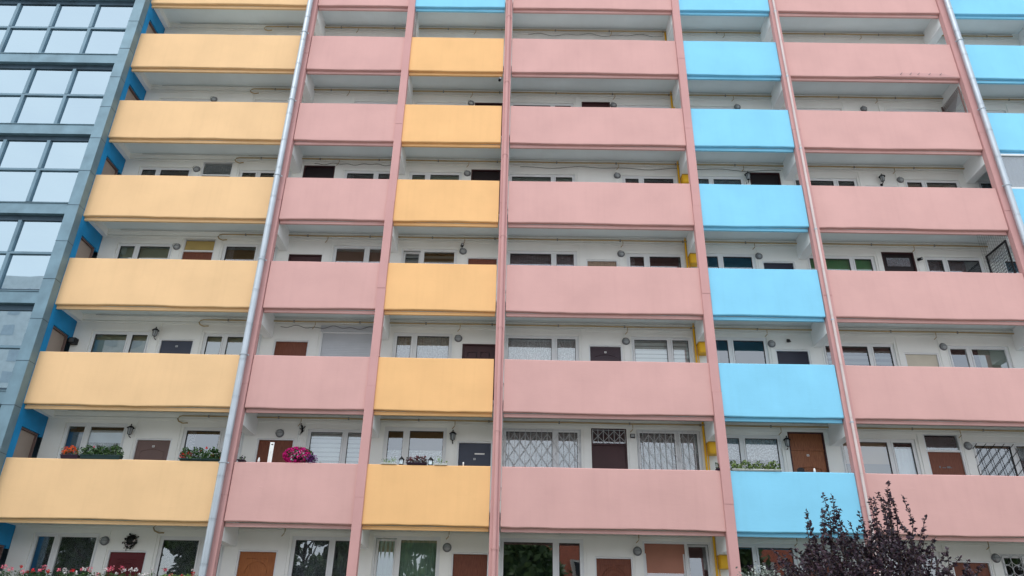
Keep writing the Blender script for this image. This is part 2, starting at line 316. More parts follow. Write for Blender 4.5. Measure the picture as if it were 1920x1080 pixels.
for k in range(-2, 8):
    z0, z1 = floor(k), ceil(k)
    if k in W:
        ops = []
        for q, (kd, top, fl) in W[k].items(): ops.append((WX[q][0], WX[q][1], z0+SILL, z1-top))
        for q, (kd, top, fl) in DR[k].items(): ops.append((DX[q][0]-.04, DX[q][1]+.04, z0, z1-(.26 if 'tr' in fl.split() else top)+.04))
        ops.sort(); x = -12.54
        for (a, b, za, zt) in ops:
            wall.box(x, a, YW, 1.38, z0, z1)
            if za > z0+.01: wall.box(a, b, YW, 1.38, z0, za)
            wall.box(a, b, YW, 1.38, zt, z1); x = b
        wall.box(x, 22.9, YW, 1.38, z0, z1)
    elif k < 7: wall.box(-12.54, 22.9, YW, 1.38, z0, z1)
wall.build('back_wall', WALL, B)
MB().box(-12.54, 22.9, .14, 1.38, 0, ceil(7)-.002).build('basement_wall', WALL, B)
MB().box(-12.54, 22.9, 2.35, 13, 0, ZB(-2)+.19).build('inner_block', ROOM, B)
MB().box(22.92, 23.2, -.02, 13.2, 0, ZB(-2)+.7).build('end_wall', PNK, B)
for k in range(K0, 7):                                             # shallow stepped cornice where wall meets ceiling
    c = ceil(k)
    MB().box(-12.53, 22.9, YW-.085, YW-.001, c-.065, c-.002).box(-12.53, 22.9, YW-.050, YW-.001, c-.175, c-.067).box(-12.53, 22.9, YW-.028, YW-.001, c-.255, c-.195).build('cornice', WALL, B)

                                                                   # shallow plaster piers either side of the doors, a ledge above the openings
for k in W:
    z0, z1 = floor(k), ceil(k)-.228
    ed = sorted([(WX[q][0]-.07, WX[q][1]+.07) for q in W[k]] + [(DX[q][0]-.09, DX[q][1]+.09) for q in DR[k]])
    for (a0, b0), (a1, b1) in zip(ed, ed[1:]):
        if .05 < a1-b0 < .9:
            mid = [p for p in PIL if p[0]-.1 < (b0+a1)/2 < p[1]+.1]
            if not mid: MB().box(b0, a1, YW-.022, YW-.001, z0, z1).build('wall_pier', WALL, B)
def frame_mb(x0, x1, z0, z1, y0, y1, t, tb=None):
    tb = tb or t; m = MB()
    m.box(x0, x0+t, y0, y1, z0, z1); m.box(x1-t, x1, y0, y1, z0, z1)
    m.box(x0+t, x1-t, y0, y1, z0, z0+tb); m.box(x0+t, x1-t, y0, y1, z1-t, z1); return m
def sheet(x0, x1, z0, z1, y, amp=.018, wl=.11, scallop=0, n=None, rnd=None):
    m = MB(); n = n or max(8, int((x1-x0)/wl*6)); ph = random.random()*6
    for i in range(n+1):
        x = x0+(x1-x0)*i/n; yy = y + amp*sin(2*pi*(x-x0)/wl+ph+.8*sin(x*7)); zb_ = z0 + (abs(sin(pi*(x-x0)/.16))*scallop if scallop else 0)
        m.v += [(x, yy, zb_), (x, yy, z1)]
    for i in range(n): m.f.append((2*i, 2*i+2, 2*i+3, 2*i+1)); m.sm.append(True)
    return m
def strips(x0, x1, z0, z1, y, h, gap, off=0.):
    m = MB(); z = z1-off
    while z-h > z0: m.box(x0, x1, y, y+.004, z-h, z); z -= h+gap
    return m
def grille(x0, x1, z0, z1, y, style=0):
    m = MB(); r = .0075
    def bar(a, b_): m.tube([(a[0], y, a[1]), (b_[0], y, b_[1])], r, 5)
    for z in (z0+.02, z1-.02): bar((x0, z), (x1, z))
    n = max(2, round((x1-x0)/.145)); d = (x1-x0)/n
    for i in range(n+1): bar((x0+i*d, z0), (x0+i*d, z1))
    hh = min(.42, z1-z0-.08); z = z1-min(.12, (z1-z0-hh)/2)
    while z-hh > z0-.25 and z > z0+.2:
        for i in range(0, n-1, 2):
            a = x0+i*d; b2 = a+2*d; bar((a, z), (b2, z-hh)); bar((b2, z), (a, z-hh))
        z -= hh
    return m
def leaves(mb, c, r, n, size, rnd, flat=.5):
    for _ in range(n):
        p = Vector((rnd.gauss(0, r[0]*.45), rnd.gauss(0, r[1]*.45), rnd.gauss(0, r[2]*.45))) + Vector(c)
        a = Vector((rnd.uniform(-1, 1), rnd.uniform(-1, 1), rnd.uniform(-.3, 1))).normalized(); b_ = a.cross(Vector((rnd.uniform(-1, 1), rnd.uniform(-1, 1), rnd.uniform(-1, 1)))).normalized()
        s_ = size*rnd.uniform(.6, 1.3); mb.quad(p-a*s_*.5, p+b_*s_*.32, p+a*s_*.5, p-b_*s_*.32)
    return mb

def tilt(mb, z0, ang):                                              # sash tipped into the room about its lower edge
    for i, (x, y, z) in enumerate(mb.v):
        h = z-z0; mb.v[i] = (x, y + sin(ang)*h + (cos(ang)-1)*(0), z0 + h*cos(ang) + (y-1.23)*-sin(ang)*0)
    return mb
def turn(mb, xh, yh, ang):                                          # sash swung open about a vertical hinge
    for i, (x, y, z) in enumerate(mb.v):
        dx, dy = x-xh, y-yh; mb.v[i] = (xh+dx*cos(ang)-dy*sin(ang), yh+dx*sin(ang)+dy*cos(ang), z)
    return mb

def window(k, q, kd, top, fl):
    x0, x1, sp = WX[q]; z0, z1 = floor(k)+SILL, ceil(k)-top
    if 'w' in fl: sp = 'wn'
    if 'n' in fl: sp = 'nw'
    FR = PVC
    o = empty('window', parent=B)
    ratio = .36 if x1-x0 < 1.9 else .33
    xs = x0 + (x1-x0)*(ratio if sp == 'nw' else 1-ratio)
    if kd == 'shutter':
        frame_mb(x0, x1, z0, z1-.17, 1.165, 1.25, .045).build('frame', PVC, o)
        m = MB(); z = z1-.17
        while z > z0+.05:
            m.box(x0+.05, x1-.05, 1.19, 1.21, z-.05, z-.008); m.box(x0+.05, x1-.05, 1.197, 1.205, z-.008, z); z -= .05
        m.build('shutter_slats', SHUT, o)
        MB().box(x0-.02, x1+.02, 1.10, 1.25, z1-.168, z1).build('shutter_box', SHUT, o); return
    f = frame_mb(x0, x1, z0, z1, 1.20, 1.27, .05); f.box(xs-.035, xs+.035, 1.20, 1.27, z0+.05, z1-.05)
    f.build('frame', FR, o)
    MB().box(x0-.05, x1+.05, 1.10, 1.20, z0-.03, z0-.002).build('sill', PVC, o)
    if k <= 4: MB().box(x0-.03, x0-.002, YW-.014, YW-.001, z0, z1+.03).box(x1+.002, x1+.03, YW-.014, YW-.001, z0, z1+.03).box(x0-.03, x1+.03, YW-.014, YW-.001, z1+.032, z1+.06).build('trim', WALL, o)
    for si, (a, b) in enumerate(((x0+.052, xs-.037), (xs+.037, x1-.052))):
        narrow = (b-a) == min(xs-.037-x0-.052, x1-.052-xs-.037)
        s_ = frame_mb(a, b, z0+.052, z1-.052, 1.185, 1.245, .055 if narrow else .04); p_ = MB().quad((a+.04, 1.225, z0+.09), (b-.04, 1.225, z0+.09), (b-.04, 1.225, z1-.09), (a+.04, 1.225, z1-.09))
        if 'o' in fl and ((narrow and 'w' not in fl) or (not narrow and 'w' in fl)):
            if kd in ('plants', 'halfwhite'):
                for q_ in (s_, p_): turn(q_, b, 1.25, radians(-7))
            else:
                for q_ in (s_, p_): tilt(q_, z0+.05, radians(5))
        s_.build('sash', FR, o); p_.build('pane', GLASS, o)
        tt = .055 if narrow else .04
        if 'o' not in fl: frame_mb(a+tt, b-tt, z0+.052+tt, z1-.052-tt, 1.196, 1.222, .011).build('gasket', DARKG, o)
    xa, xb, za, zz = x0+.02, x1-.02, z0+.02, z1-.02
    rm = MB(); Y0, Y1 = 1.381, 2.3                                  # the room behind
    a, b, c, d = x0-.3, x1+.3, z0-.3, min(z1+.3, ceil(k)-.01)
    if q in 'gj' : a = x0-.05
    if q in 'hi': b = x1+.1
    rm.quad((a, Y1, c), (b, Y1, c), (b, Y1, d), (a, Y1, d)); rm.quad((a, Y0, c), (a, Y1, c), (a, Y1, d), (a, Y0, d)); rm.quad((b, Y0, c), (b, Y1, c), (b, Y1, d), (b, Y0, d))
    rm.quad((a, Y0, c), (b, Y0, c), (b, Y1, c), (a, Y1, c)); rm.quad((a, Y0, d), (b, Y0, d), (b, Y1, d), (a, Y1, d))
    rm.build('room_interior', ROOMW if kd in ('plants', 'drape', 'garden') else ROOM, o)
    H = zz-za
    if kd in ('lace', 'laced'): sheet(xa, xb, za, zz, 1.33, .012, .075).build('curtain', LACE if kd == 'lace' else LACED, o)
    if kd == 'pleat': sheet(xa, xb, za, zz, 1.33, .016, .06).build('curtain', LACE2, o); sheet(xa, xb, zz-.12, zz, 1.31, .01, .09).build('valance', WCURT, o)
    if kd == 'sage': sheet(xa, xb, za, zz, 1.33, .002, .3).build('curtain', SAGE, o)
    if kd == 'drape': sheet(xa, xb, za, zz, 1.33, .022, .10).build('curtain', CURT, o)
    if kd == 'cafe': sheet(xa, xb, za, za+H*.62, 1.32, .012, .07).build('curtain', LACE2, o)
    if kd == 'valance': sheet(xa, xb, zz-H*.45, zz, 1.32, .012, .09, .05).build('valance', LACE2, o)
    if kd == 'zebra': strips(xa, xb, za+.25*H*(k == 5), zz, 1.30, .085, .035).build('blind', ZEBL, o); MB().box(xa, xb, 1.312, 1.316, za+.24*H*(k == 5), zz-.05).build('blind_backing', mat('blind gauze', (.40, .42, .42), .9) if 'blind gauze' not in bpy.data.materials else bpy.data.materials['blind gauze'], o)
    if kd == 'zebrad': strips(xa, xb, za, zz, 1.30, .08, .08).build('blind', ZEBD, o)
    if kd in ('greenb', 'brown', 'terr'): MB().box(xa, xs if kd == 'terr' else xb, 1.29, 1.294, za+(.35*H if kd == 'greenb' else 0), zz-.03).build('blind', {'greenb': GREENB, 'brown': BROWNB, 'terr': ROOFRED}[kd], o)
    if kd == 'green': MB().box(xs+.3, xb, 1.29, 1.294, za, zz).build('blind', SAGE, o)
    if kd == 'beige': MB().box(xa, (xs if q == 'h' else xb), 1.29, 1.294, za+H*.55, zz).build('blind', BEIGEB, o); sheet(xs if q == 'h' else xa, xb, za, zz-.2, 1.34, .015, .12).build('curtain', WCURT, o)
    if kd == 'halfwhite': MB().box(xs+.05, xb, 1.30, 1.304, zz-H*.33, zz-.10*H).build('blind', WCURT, o); sheet(xs+.05, xb, za, zz-.3*H, 1.345, .01, .12).build('curtain', LACE, o)
    if kd == 'lattice': sheet(x0+.75, xb, za, zz, 1.34, .02, .12).build('curtain', LACED, o); MB().box(xa, xb, 1.29, 1.294, zz-.10, zz-.04).build('blind', BEIGEB, o)
    if kd == 'dark' and k in (2, 3, 4, 5): sheet(xa, xa+.25, za, zz, 1.36, .02, .09).build('curtain', LACED, o)
    if kd in ('plants',):
        mb = MB(); rnd = random.Random(q+str(k)); 
        leaves(mb, ((x0+x1)/2+.1, 1.75, z0+.35), (.62, .18, .7), 520, .09, rnd); mb.build('houseplants', LEAFG, o)
        sheet(xa, xb, za, zz, 1.6, .02, .2).build('curtain', LACED, o)
    if 'g' in fl or 'G' in fl or 'W' in fl:
        if 'g' in fl: grille(x0+.02, x1-.02, z0+.01, z1-.02, 1.172).build('window_grille', IRONW, o)
        if 'G' in fl:
            g = MB()
            for i in range(7):
                for j in range(9): 
                    cx, cz = x0+.13+i*.245, z1-.14-j*.245
                    if cz > z0: g.tube([(cx+.12*cos(t*pi/6), 1.17, cz+.12*sin(t*pi/6)) for t in range(13)], .008, 4)
            for i in range(8): g.tube([(x0+.01+i*.245, 1.168, z0), (x0+.01+i*.245, 1.168, z1)], .008, 4)
            g.build('window_grille', IRONW, o)
    if kd == 'lattice':
        g = MB()
        for i in range(-6, 9):
            a0, a1 = x0+i*.24, x0+i*.24+H
            pa = (max(a0, x0), z0+max(0, x0-a0)); pb = (min(a1, x1-.5), z0+min(H, x1-.5-a0))
            if pb[0] > pa[0]: g.tube([(pa[0], 1.178, pa[1]), (pb[0], 1.178, pb[1])], .008, 4)
        for i in range(6): g.tube([(x0+.1+i*.24, 1.175, z0), (x0-.05+i*.24, 1.175, z1-.15)], .008, 4)
        g.build('window_grille', BLACK, o)

def door(k, q, kd, top, fl):
    fl = fl.split()
    x0, x1 = DX[q]; z0, z1 = floor(k), ceil(k)-top; o = empty('door', parent=B); m_ = D[kd]
    FRM = PVC if kd not in ('blk', 'oak', 'darkbr') else D['darkbr']
    zt = z1
    if 'tr' in fl: zt = ceil(k)-.26
    fr = MB().box(x0-.038, x0, 1.17, 1.28, z0, zt).box(x1, x1+.038, 1.17, 1.28, z0, zt)
    fr.box(x0-.038, x1+.038, 1.17, 1.28, zt, zt+.036)
    if 'tr' in fl: fr.box(x0, x1, 1.18, 1.28, z1, z1+.05)
    fr.build('frame', FRM, o)
    leaf = MB().box(x0+.004, x1-.004, 1.215, 1.26, z0+.01, z1-.004); leaf.build('leaf', m_, o)
    cx = (x0+x1)/2; y = 1.212
    if 'sun' in fl:
        g = MB()
        for rad in ((.30, .24, .14) if 'one' not in fl else (.27,)): g.tube([(cx+rad*cos(t*pi/12), y, z1-.50+rad*1.0*sin(t*pi/12)) for t in range(0, 13)], .009, 5)
        for s_ in (-1, 1): g.tube([(cx+s_*.06, y, z1-.16), (cx+s_*.27, y, z1-.16)], .009, 5)
        g.build('moulding', m_, o)
    if 'arch' in fl:
        g = MB(); w_ = (x1-x0)*.36; zc = z1-(.30 if 'arch2' not in fl else .95)
        g.tube([(cx+w_*(t/6-1), y, zc+.07*cos((t/6-1)*pi/2*1.0)) for t in range(13)], .011, 5)
        if 'arch2' in fl:
            for s_ in (-1, 1): g.tube([(cx+s_*.30, y, zc-.6), (cx+s_*.30, y, zc+.02), (cx+s_*.1, y, zc+.02)], .011, 5)
            g.tube([(cx+.18*cos(t*pi/8), y, zc-.25+.25*sin(t*pi/8)) for t in range(9)], .011, 5)
        elif kd == 'taupe':
            for s_ in (-1, 1): g.tube([(cx+s_*w_, y, zc), (cx+s_*w_, y, zc-.5)], .009, 5)
        g.build('moulding', m_, o)
    if 'trm' in fl: MB().box(x0+.004, x1-.004, 1.19, 1.214, z1-.46, z1-.42).build('moulding', m_, o)
    if 'panels' in fl:
        g = MB()
        for s_ in (-1, 1):
            c_ = cx+s_*.18; g.tube([(c_-.12, y, z1-.6), (c_-.12, y, z1-.2), (c_+.12, y, z1-.2), (c_+.12, y, z1-.6)], .01, 5)
        g.build('moulding', D['blk'], o)
    if '#' in fl:
        zn = z1-(.16 if 'trm' not in fl else .58)
        if kd == 'slate' and 'let' in fl: MB().box(cx, cx+.26, 1.205, 1.213, z1-.30, z1-.265).build('letter_plate', WHITEP, o); zn = z1-.42
        n_ = MB().box(cx-.03, cx+.03, 1.204, 1.213, zn-.025, zn+.025).build('number_plate', WHITEP if kd != 'slate' else IRONW, o)
        MB().box(cx-.018, cx-.006, 1.201, 1.2035, zn-.014, zn+.014).box(cx+.004, cx+.018, 1.201, 1.2035, zn-.014, zn+.014).build('number_marks', CABLE, o)
    if 'txt' in fl:
        g = MB(); zn = z1-.42
        for (a, wd, h) in ((-.20, .035, .05), (-.12, .09, .02), (-.0, .09, .045), (.11, .02, .02)): g.box(cx+a, cx+a+wd, 1.206, 1.213, zn, zn+h)
        g.build('name_lettering', LAMPR, o)
    if 'tr' in fl:
        zz, za = zt-.035, z1+.055
        if 'yel' in fl: MB().box(x0+.002, x1-.002, 1.23, 1.24, za, zz).build('transom_panel', D['yellow'], o)
        else:
            MB().quad((x0, 1.225, za), (x1, 1.225, za), (x1, 1.225, zz), (x0, 1.225, zz)).build('transom_pane', GLASS, o)
            sheet(x0, x1, za, zz, 1.29, .012, .07).build('transom_curtain', LACED if 'grl' not in fl else ROOM, o)
            if 'grl' in fl: grille(x0, x1, za, zz+.02, 1.172).build('transom_grille', IRONW, o)
    if 'glz' in fl:
        MB().box(x0+.10, x1-.10, 1.208, 1.214, z1-.42, z1-.14).build('door_window', GLASS, o)
        sheet(x0+.1, x1-.1, z1-.42, z1-.14, 1.20, .003, .07).build('door_curtain', LACED, o)
    if kd == 'slats':
        g = MB(); n = 9
        for i in range(n): g.box(x0+.02+i*.094, x0+.09+i*.094, 1.205, 1.214, z0+.1, z1-.03)
        g.build('slats', m_, o)
    sx = x1-.08 if q in 'ABE' else x0+.08
    h = MB().tube([(sx, 1.212, z0+1.05), (sx, 1.165, z0+1.05), (sx-(.11 if sx > cx else -.11), 1.165, z0+1.05)], .010, 6).box(sx-.02, sx+.02, 1.205, 1.214, z0+.95, z0+1.12)
    h.build('handle', GALV, o)
    if kd in ('slate', 'brown') and k in (3, 4):
        hg = MB()
        for zz in (z1-.14, z0+.3): hg.tube([(x1-.002, 1.205, zz), (x1-.002, 1.205, zz-.10)], .013, 6)
        hg.build('hinge', GALV, o)

for k in W:
    for q, (kd, top, fl) in W[k].items(): window(k, q, kd, top, fl)
    for q, (kd, top, fl) in DR[k].items(): door(k, q, kd, top, fl)

# ------------------------------------------------------------------ glazed stair tower
T = empty('stair_tower', 'glass stair tower with grey zinc bands and blue side wall left of the yellow bay', 'tower')
XR, XL = -12.55, -21.0
MB().box(XR-.33, XR, -.30, -.02, 0, ZB(-2)+2.0).build('corner_trim', ZINC, T)
jm = MB()
for i in range(22): jm.box(XR-.335, XR+.003, -.306, -.02, 1.1+i*1.18, 1.1+i*1.18+.012)
jm.build('trim_joints', ZINCD, T)
MB().box(XL-.3, XL, -.30, -.02, 0, ZB(-2)+2.0).build('corner_trim', ZINC, T)
for k in range(-2, 8):
    base = ZB(k)
    bd = MB().box(XL, XR-.335, -.25, -.05, base-.10, base+.24); bd.box(XL, XR-.30, -.275, -.05, base+.242, base+.262); b_ = bd.build('spandrel_band', ZINC, T)
    MB().box(XL, XR-.335, -.12, -.045, base-.26, base-.102).build('window_head', ZINCD, T)
    zt, zm, zl = base-.26, base-S+1.49, base-S+.37
    MB().box(XL, XR-.335, -.13, -.03, zm-.035, zm+.035).build('transom', MULL, T)
    if zl < 0: zl = 0
    MB().box(XL, XR-.335, -.12, -.04, base-S+.262, base-S+.37).build('window_sill', ZINCD, T)
    x = -14.20+1.32; n = 0
    while x > XL+.2:
        xl = max(x-1.32, XL)
        if n > 0: MB().box(x-.05, x+.05, -.14, -.03, zl, zm-.036).box(x-.05, x+.05, -.14, -.03, zm+.036, zt).build('mullion', MULL, T)
        for (a, b) in ((zl, zm-.036), (zm+.036, zt)):
            rnd = random.Random(int(x*10)+int(a*100)); j = rnd.uniform(-.004, .004); j2 = rnd.uniform(-.003, .003)
            MB().quad((xl, -.075+j, a), (x, -.075-j, a), (x, -.075-j+j2, b), (xl, -.075+j+j2, b)).build('glass_pane', TGLASS, T)
        x -= 1.32; n += 1
    MB().box(XL, XR-.4, .02, 1.8, base-.2, base+.2).build('landing', TINT, T)
MB().box(XL, XR-.35, 1.8, 2.0, 0, ZB(-2)+1.9).build('inner_wall', TINT, T)
MB().box(XL-.3, XR, 2.0, 9, 0, ZB(-2)+2.0).build('tower_core', ZINCD, T)
sw = MB()
for k in range(-2, 8):
    f_, c_ = floor(k), ceil(k); zd = ZB(k)-.52
    sw.box(XR-.25, XR+.005, -.015, .22, f_, c_)                     # jamb by the facade
    sw.box(XR-.25, XR+.005, .22, 1.02, zd, c_); sw.box(XR-.25, XR+.005, 1.02, YW-.003, zd-.06, c_)
    sw.box(XR-.25, XR+.005, -.015, YW-.003, c_, c_+.15)
sw.build('side_wall', TBLUE, T)
for k in range(0, 7):
    f_ = floor(k); zd = ZB(k)-.52
    d = empty('stair_door', parent=T)
    MB().box(XR-.15, XR-.10, .26, .98, f_+.02, zd-.05).build('leaf', DOORT if k != 6 else D['burg'], d)
    MB().box(XR-.16, XR-.04, .222, .26, f_, zd).box(XR-.16, XR-.04, .98, 1.018, f_, zd).box(XR-.16, XR-.04, .26, .98, zd-.045, zd-.002).build('frame', D['taupe'], d)
    MB().box(XR-.10, XR-.08, .80, .83, f_+.9, f_+1.1).build('handle', GALV, d)

# ------------------------------------------------------------------ downpipes
def pipe(x, y, r, m, label, joints, brackets, z0=.1, z1=ZB(-2)+1, name='downpipe'):
    o = empty(name, label, 'pipe', 'downpipes on the pillars', (0, 0, 0))
    z = z0; first = True; pts = []
    while z < z1: 
        ze = min(z+joints, z1); t = MB().tube([(x, y, z), (x, y, ze+.03)], r, 14); t.tube([(x, y, ze-.012), (x, y, ze+.012)], r*1.07, 14)
        t.build('pipe_section', m, o); z = ze
    for zz in brackets:
        MB().tube([(x, y, zz), (x, y, zz+.035)], r*1.2, 14).box(x-r*1.5, x+r*1.5, y+r*.2, y+r*.5, zz+.005, zz+.03).box(x-.012, x+.012, y, -.04, zz+.006, zz+.029).build('bracket', GALV if m is not PNKP else PNKP, o)
    return o
pipe(-7.10, -.185, .088, GALV, 'thick galvanised downpipe on the left pillar beside the long yellow parapets', 1.0, [ZB(r)+1.34 for r in range(7, -2, -1)], z0=ZB(7)-1.2)
pipe(14.16, -.185, .085, GALV, 'thick galvanised downpipe on the rightmost pillar beside the far blue parapets', 1.0, [ZB(r)+1.38 for r in range(7, -2, -1)])
pipe(-.46, -.10, .05, PNKP, 'pink painted downpipe on the pillar between short yellow and middle pink parapets', 2.8, [ZB(r)-.52+.0 for r in range(7, -2, -1)], z0=1.0)
pipe(8.40, -.11, .035, PIPEP, 'thin pale downpipe with grey couplers on the pillar right of the blue bay', 1.4, [ZB(r)-.15 for r in range(7, -2, -1)])

# ------------------------------------------------------------------ gas pipes, conduits, meter boxes
YP = 1.05
for k in range(0, 7):
    z = ceil(k)-.145
    o = empty('gas_pipe', 'ochre gas pipe under the ceiling of the ' + GAL[k], 'pipe', 'ochre gas pipes under the gallery ceilings')
    MB().tube([(-8.72, 1.02, z-.20), (-8.86, YP, z-.20), (-8.98, YP, z-.15), (-9.02, YP, z-.08), (-8.98, YP, z-.02), (-8.90, YP, z), (-8.0, YP, z)] + [(x, YP, z+.006*sin(x*1.9+k)) for x in range(-7, 18)], [.018]*6+[.023]*26, 8).build('pipe_run', OCH, o)
    for x in (-5.72, -1.62, 3.10, 7.02, 11.75):
        MB().tube([(x, YP, z), (x, YP, z-.10), (x-.01, YP-.02, z-.16), (x-.07, YP+.02, z-.22)], .011, 6).build('branch_pipe', OCH, o)
    br = MB()
    for i in range(14): br.tube([(-8.2+i*1.87, YP, z+.028), (-8.2+i*1.87, YP, z-.03)], .026, 6)
    br.build('pipe_clip', LAMPR, o)
    MB().tube([(x, 1.055, ceil(k)-.045+.004*sin(x*2.3+k)) for x in range(-12, 18)], .010, 6).build('wall_conduit', CONDW, tag=('thin grey conduit above the gas pipe of the ' + GAL[k], 'conduit', 'grey conduits under the gallery ceilings'))
g = empty('gas_riser', 'yellow vertical gas riser right of the wide middle pink bay windows', 'pipe')
MB().tube([(4.97, 1.09, floor(6)), (4.97, 1.09, ceil(0)-.1)], .030, 10).build('riser_pipe', YBOX, g)
MB().tube([(5.04, 1.10, floor(6)), (5.04, 1.10, ceil(0)-.1)], .016, 8).build('riser_pipe', YBOX, g)
for k in (6, 5, 4, 3, 2):
    zc = ZB(k)-.585; xm = 5.15
    o = empty('gas_meter_box', 'yellow gas meter box on the riser of the ' + GAL[k], 'box', 'yellow gas meter boxes beside the riser')
    MB().box(xm-.12, xm+.12, .90, 1.158, zc-.15, zc+.15).build('housing', YBOX, o)
    MB().box(xm-.10, xm+.10, .885, .899, zc-.13, zc+.13).build('lid', YBOX, o)
    MB().box(xm-.13, xm+.13, .88, 1.157, zc+.151, zc+.165).build('cap', D['yellow'], o)
for k, xs_, amp in ((2, (0, 8.2), .05), (0, (.2, 4.9), .07), (3, (14.3, 17), .03), (4, (-6.7, -3.9), .05), (2, (-6.5, -3.9), .04)):
    n = 40; z = ceil(k)-.30
    MB().tube([(xs_[0]+(xs_[1]-xs_[0])*i/n, 1.09, z+amp*sin(i*.62+k)*sin(i*.23)) for i in range(n+1)], .008, 5).build('loose_cable', CABLE, tag=('dark loose cable sagging along the %s, %s' % (BN[bay_of(sum(xs_)/2)], GAL[k]), 'cable', 'loose dark cables on the gallery wall'))

# ------------------------------------------------------------------ wall lamps
def bulkhead(k, x, beside, dz=-.55):
    z = ceil(k)+dz
    o = empty('wall_lamp', 'round grey lamp by the %s, %s, %s' % (beside, BN[bay_of(x)], GAL[k]), 'wall lamp', 'round wall lamps by the doors')
    MB().lathe((x, YW, z), [(0, .0), (.105, 0), (.112, .03), (.095, .055), (.08, .06)], 'y', 20).build('lamp_rim', LAMPR, o)
    MB().lathe((x, YW, z), [(.082, .055), (.078, .075), (.055, .1), (.025, .113), (0, .116)], 'y', 16).build('lamp_dome', LAMPG, o)
    cg = MB()
    for t in (0, pi/2): cg.tube([(x+.09*cos(t+a*pi)*1, YW-.055-.07*sin(a*pi), z+.09*sin(t+a*pi)*1 if 0 else z+sin(t)*.09*cos(a*pi)) if 1 else 0 for a in [i/8 for i in range(9)]], .006, 5)
    cg.build('lamp_guard', LAMPR, o)
for k, x, bs in ((6, -10.20, 'window'), (6, -1.66, 'door'), (6, 3.06, 'door'), (6, 11.90, 'door'), (5, -6.26, 'brown door'), (5, 11.91, 'door'), (4, -1.66, 'door'), (4, 3.05, 'door'),
                 (4, 7.13, 'door'), (4, 11.92, 'door'), (3, -10.22, 'door'), (3, -1.66, 'door'), (3, 3.04, 'door'), (3, 7.13, 'door'), (2, -10.20, 'door'), (2, -1.66, 'door'), (2, 3.05, 'door'),
                 (2, 11.90, 'window'), (1, -10.20, 'door'), (1, -1.66, 'door'), (1, 3.05, 'door'), (1, 7.13, 'door'), (1, 11.29, 'door')):
    bulkhead(k, x, bs)
def lantern(k, x, what, z=None, flip=False, s=1.):
    z = z or ceil(k)-.58
    o = empty('wall_lantern', 'black coach lantern %s, %s' % (what, GAL[k]), 'lantern', 'black coach lanterns on the gallery wall')
    y = YW-.13
    MB().tube([(x, YW, z-.16*s), (x, YW-.03, z-.16*s), (x, y, z-.14*s), (x, y, z-.09*s)], .012, 6).lathe((x, YW-.001, z-.15*s), [(0, 0), (.045, 0), (.045, .012), (0, .015)], 'y', 12).build('bracket', BLACK, o)
    MB().lathe((x, y, z), [(.028*s, -.10*s), (.052*s, -.08*s), (.07*s, .07*s), (.066*s, .072*s)], 'z', 6).build('lantern_glass', LAMPG, o)
    c = MB()
    for i in range(6):
        a = i*pi/3; c.tube([(x+.03*s*cos(a), y+.03*s*sin(a), z-.1*s), (x+.055*s*cos(a), y+.055*s*sin(a), z-.08*s), (x+.072*s*cos(a), y+.072*s*sin(a), z+.07*s)], .006, 4)
    c.lathe((x, y, z), [(.095*s, .068*s), (.10*s, .075*s), (.05*s, .12*s), (.02*s, .14*s), (.012*s, .15*s), (.02*s, .17*s), (0, .19*s)], 'z', 12).lathe((x, y, z), [(.0, -.125*s), (.035*s, -.1*s), (0, -.09*s)], 'z', 8)
    c.build('lantern_cage', BLACK, o)
lantern(5, -10.20, 'left of the taupe door'); lantern(4, -10.18, 'left of the numbered slate door'); lantern(5, -1.66, 'left of the slate door')
lantern(5, 7.13, 'left of the oak door'); lantern(2, 11.29, 'in the wide right pink bay'); lantern(2, 7.12, 'left of the black door', s=1.1)
o = empty('security_light', 'small square black light right of the grilled transom, ' + GAL[5], 'lamp')
MB().box(3.03, 3.15, 1.08, 1.158, 6.83, 6.93).build('housing', BLACK, o); MB().box(3.045, 3.135, 1.072, 1.079, 6.845, 6.915).build('lens', LAMPG, o)
o = empty('spotlight', 'small black spotlight above the navy door in the blue bay, ' + GAL[4], 'lamp')
MB().lathe((7.6, 1.08, 9.64), [(0, .06), (.03, .06), (.05, .02), (.065, 0), (0, .01)], 'z', 12).build('lamp_head', BLACK, o); MB().box(7.56, 7.64, 1.08, 1.159, 9.70, 9.715).build('bracket', BLACK, o)
def camera_(x, y, z, label, yb):
    o = empty('security_camera', label, 'camera')
    MB().tube([(x, y, z), (x+.03, y-.14, z-.03)], .045, 12).build('camera_body', BLACK, o); MB().tube([(x+.03, y-.14, z-.03), (x+.033, y-.155, z-.033)], .032, 12).build('lens', LAMPG, o)
    MB().tube([(x, y, z+.03), (x+.02, y+.02, z+.10), (x+.05, yb, z+.10)], .014, 6).build('bracket', WHITEP, o)
camera_(-.70, -.02, 17.95, 'black and white security camera on the pillar under the upper short yellow parapet', .06)
camera_(-1.70, 1.08, 12.54, 'small black camera above the round lamp in the narrow yellow bay', 1.16)
camera_(11.82, 1.10, 12.33, 'small dark camera between black door and window in the wide right pink bay', 1.16)
o = empty('intercom_box', 'black box under the blue lintel beside the stairwell door, ' + GAL[4], 'box')
MB().box(-12.52, -12.34, .98, 1.157, 9.20, 9.36).build('housing', BLACK, o); MB().box(-12.50, -12.36, .965, .979, 9.22, 9.34).build('front_cover', DARKG, o)

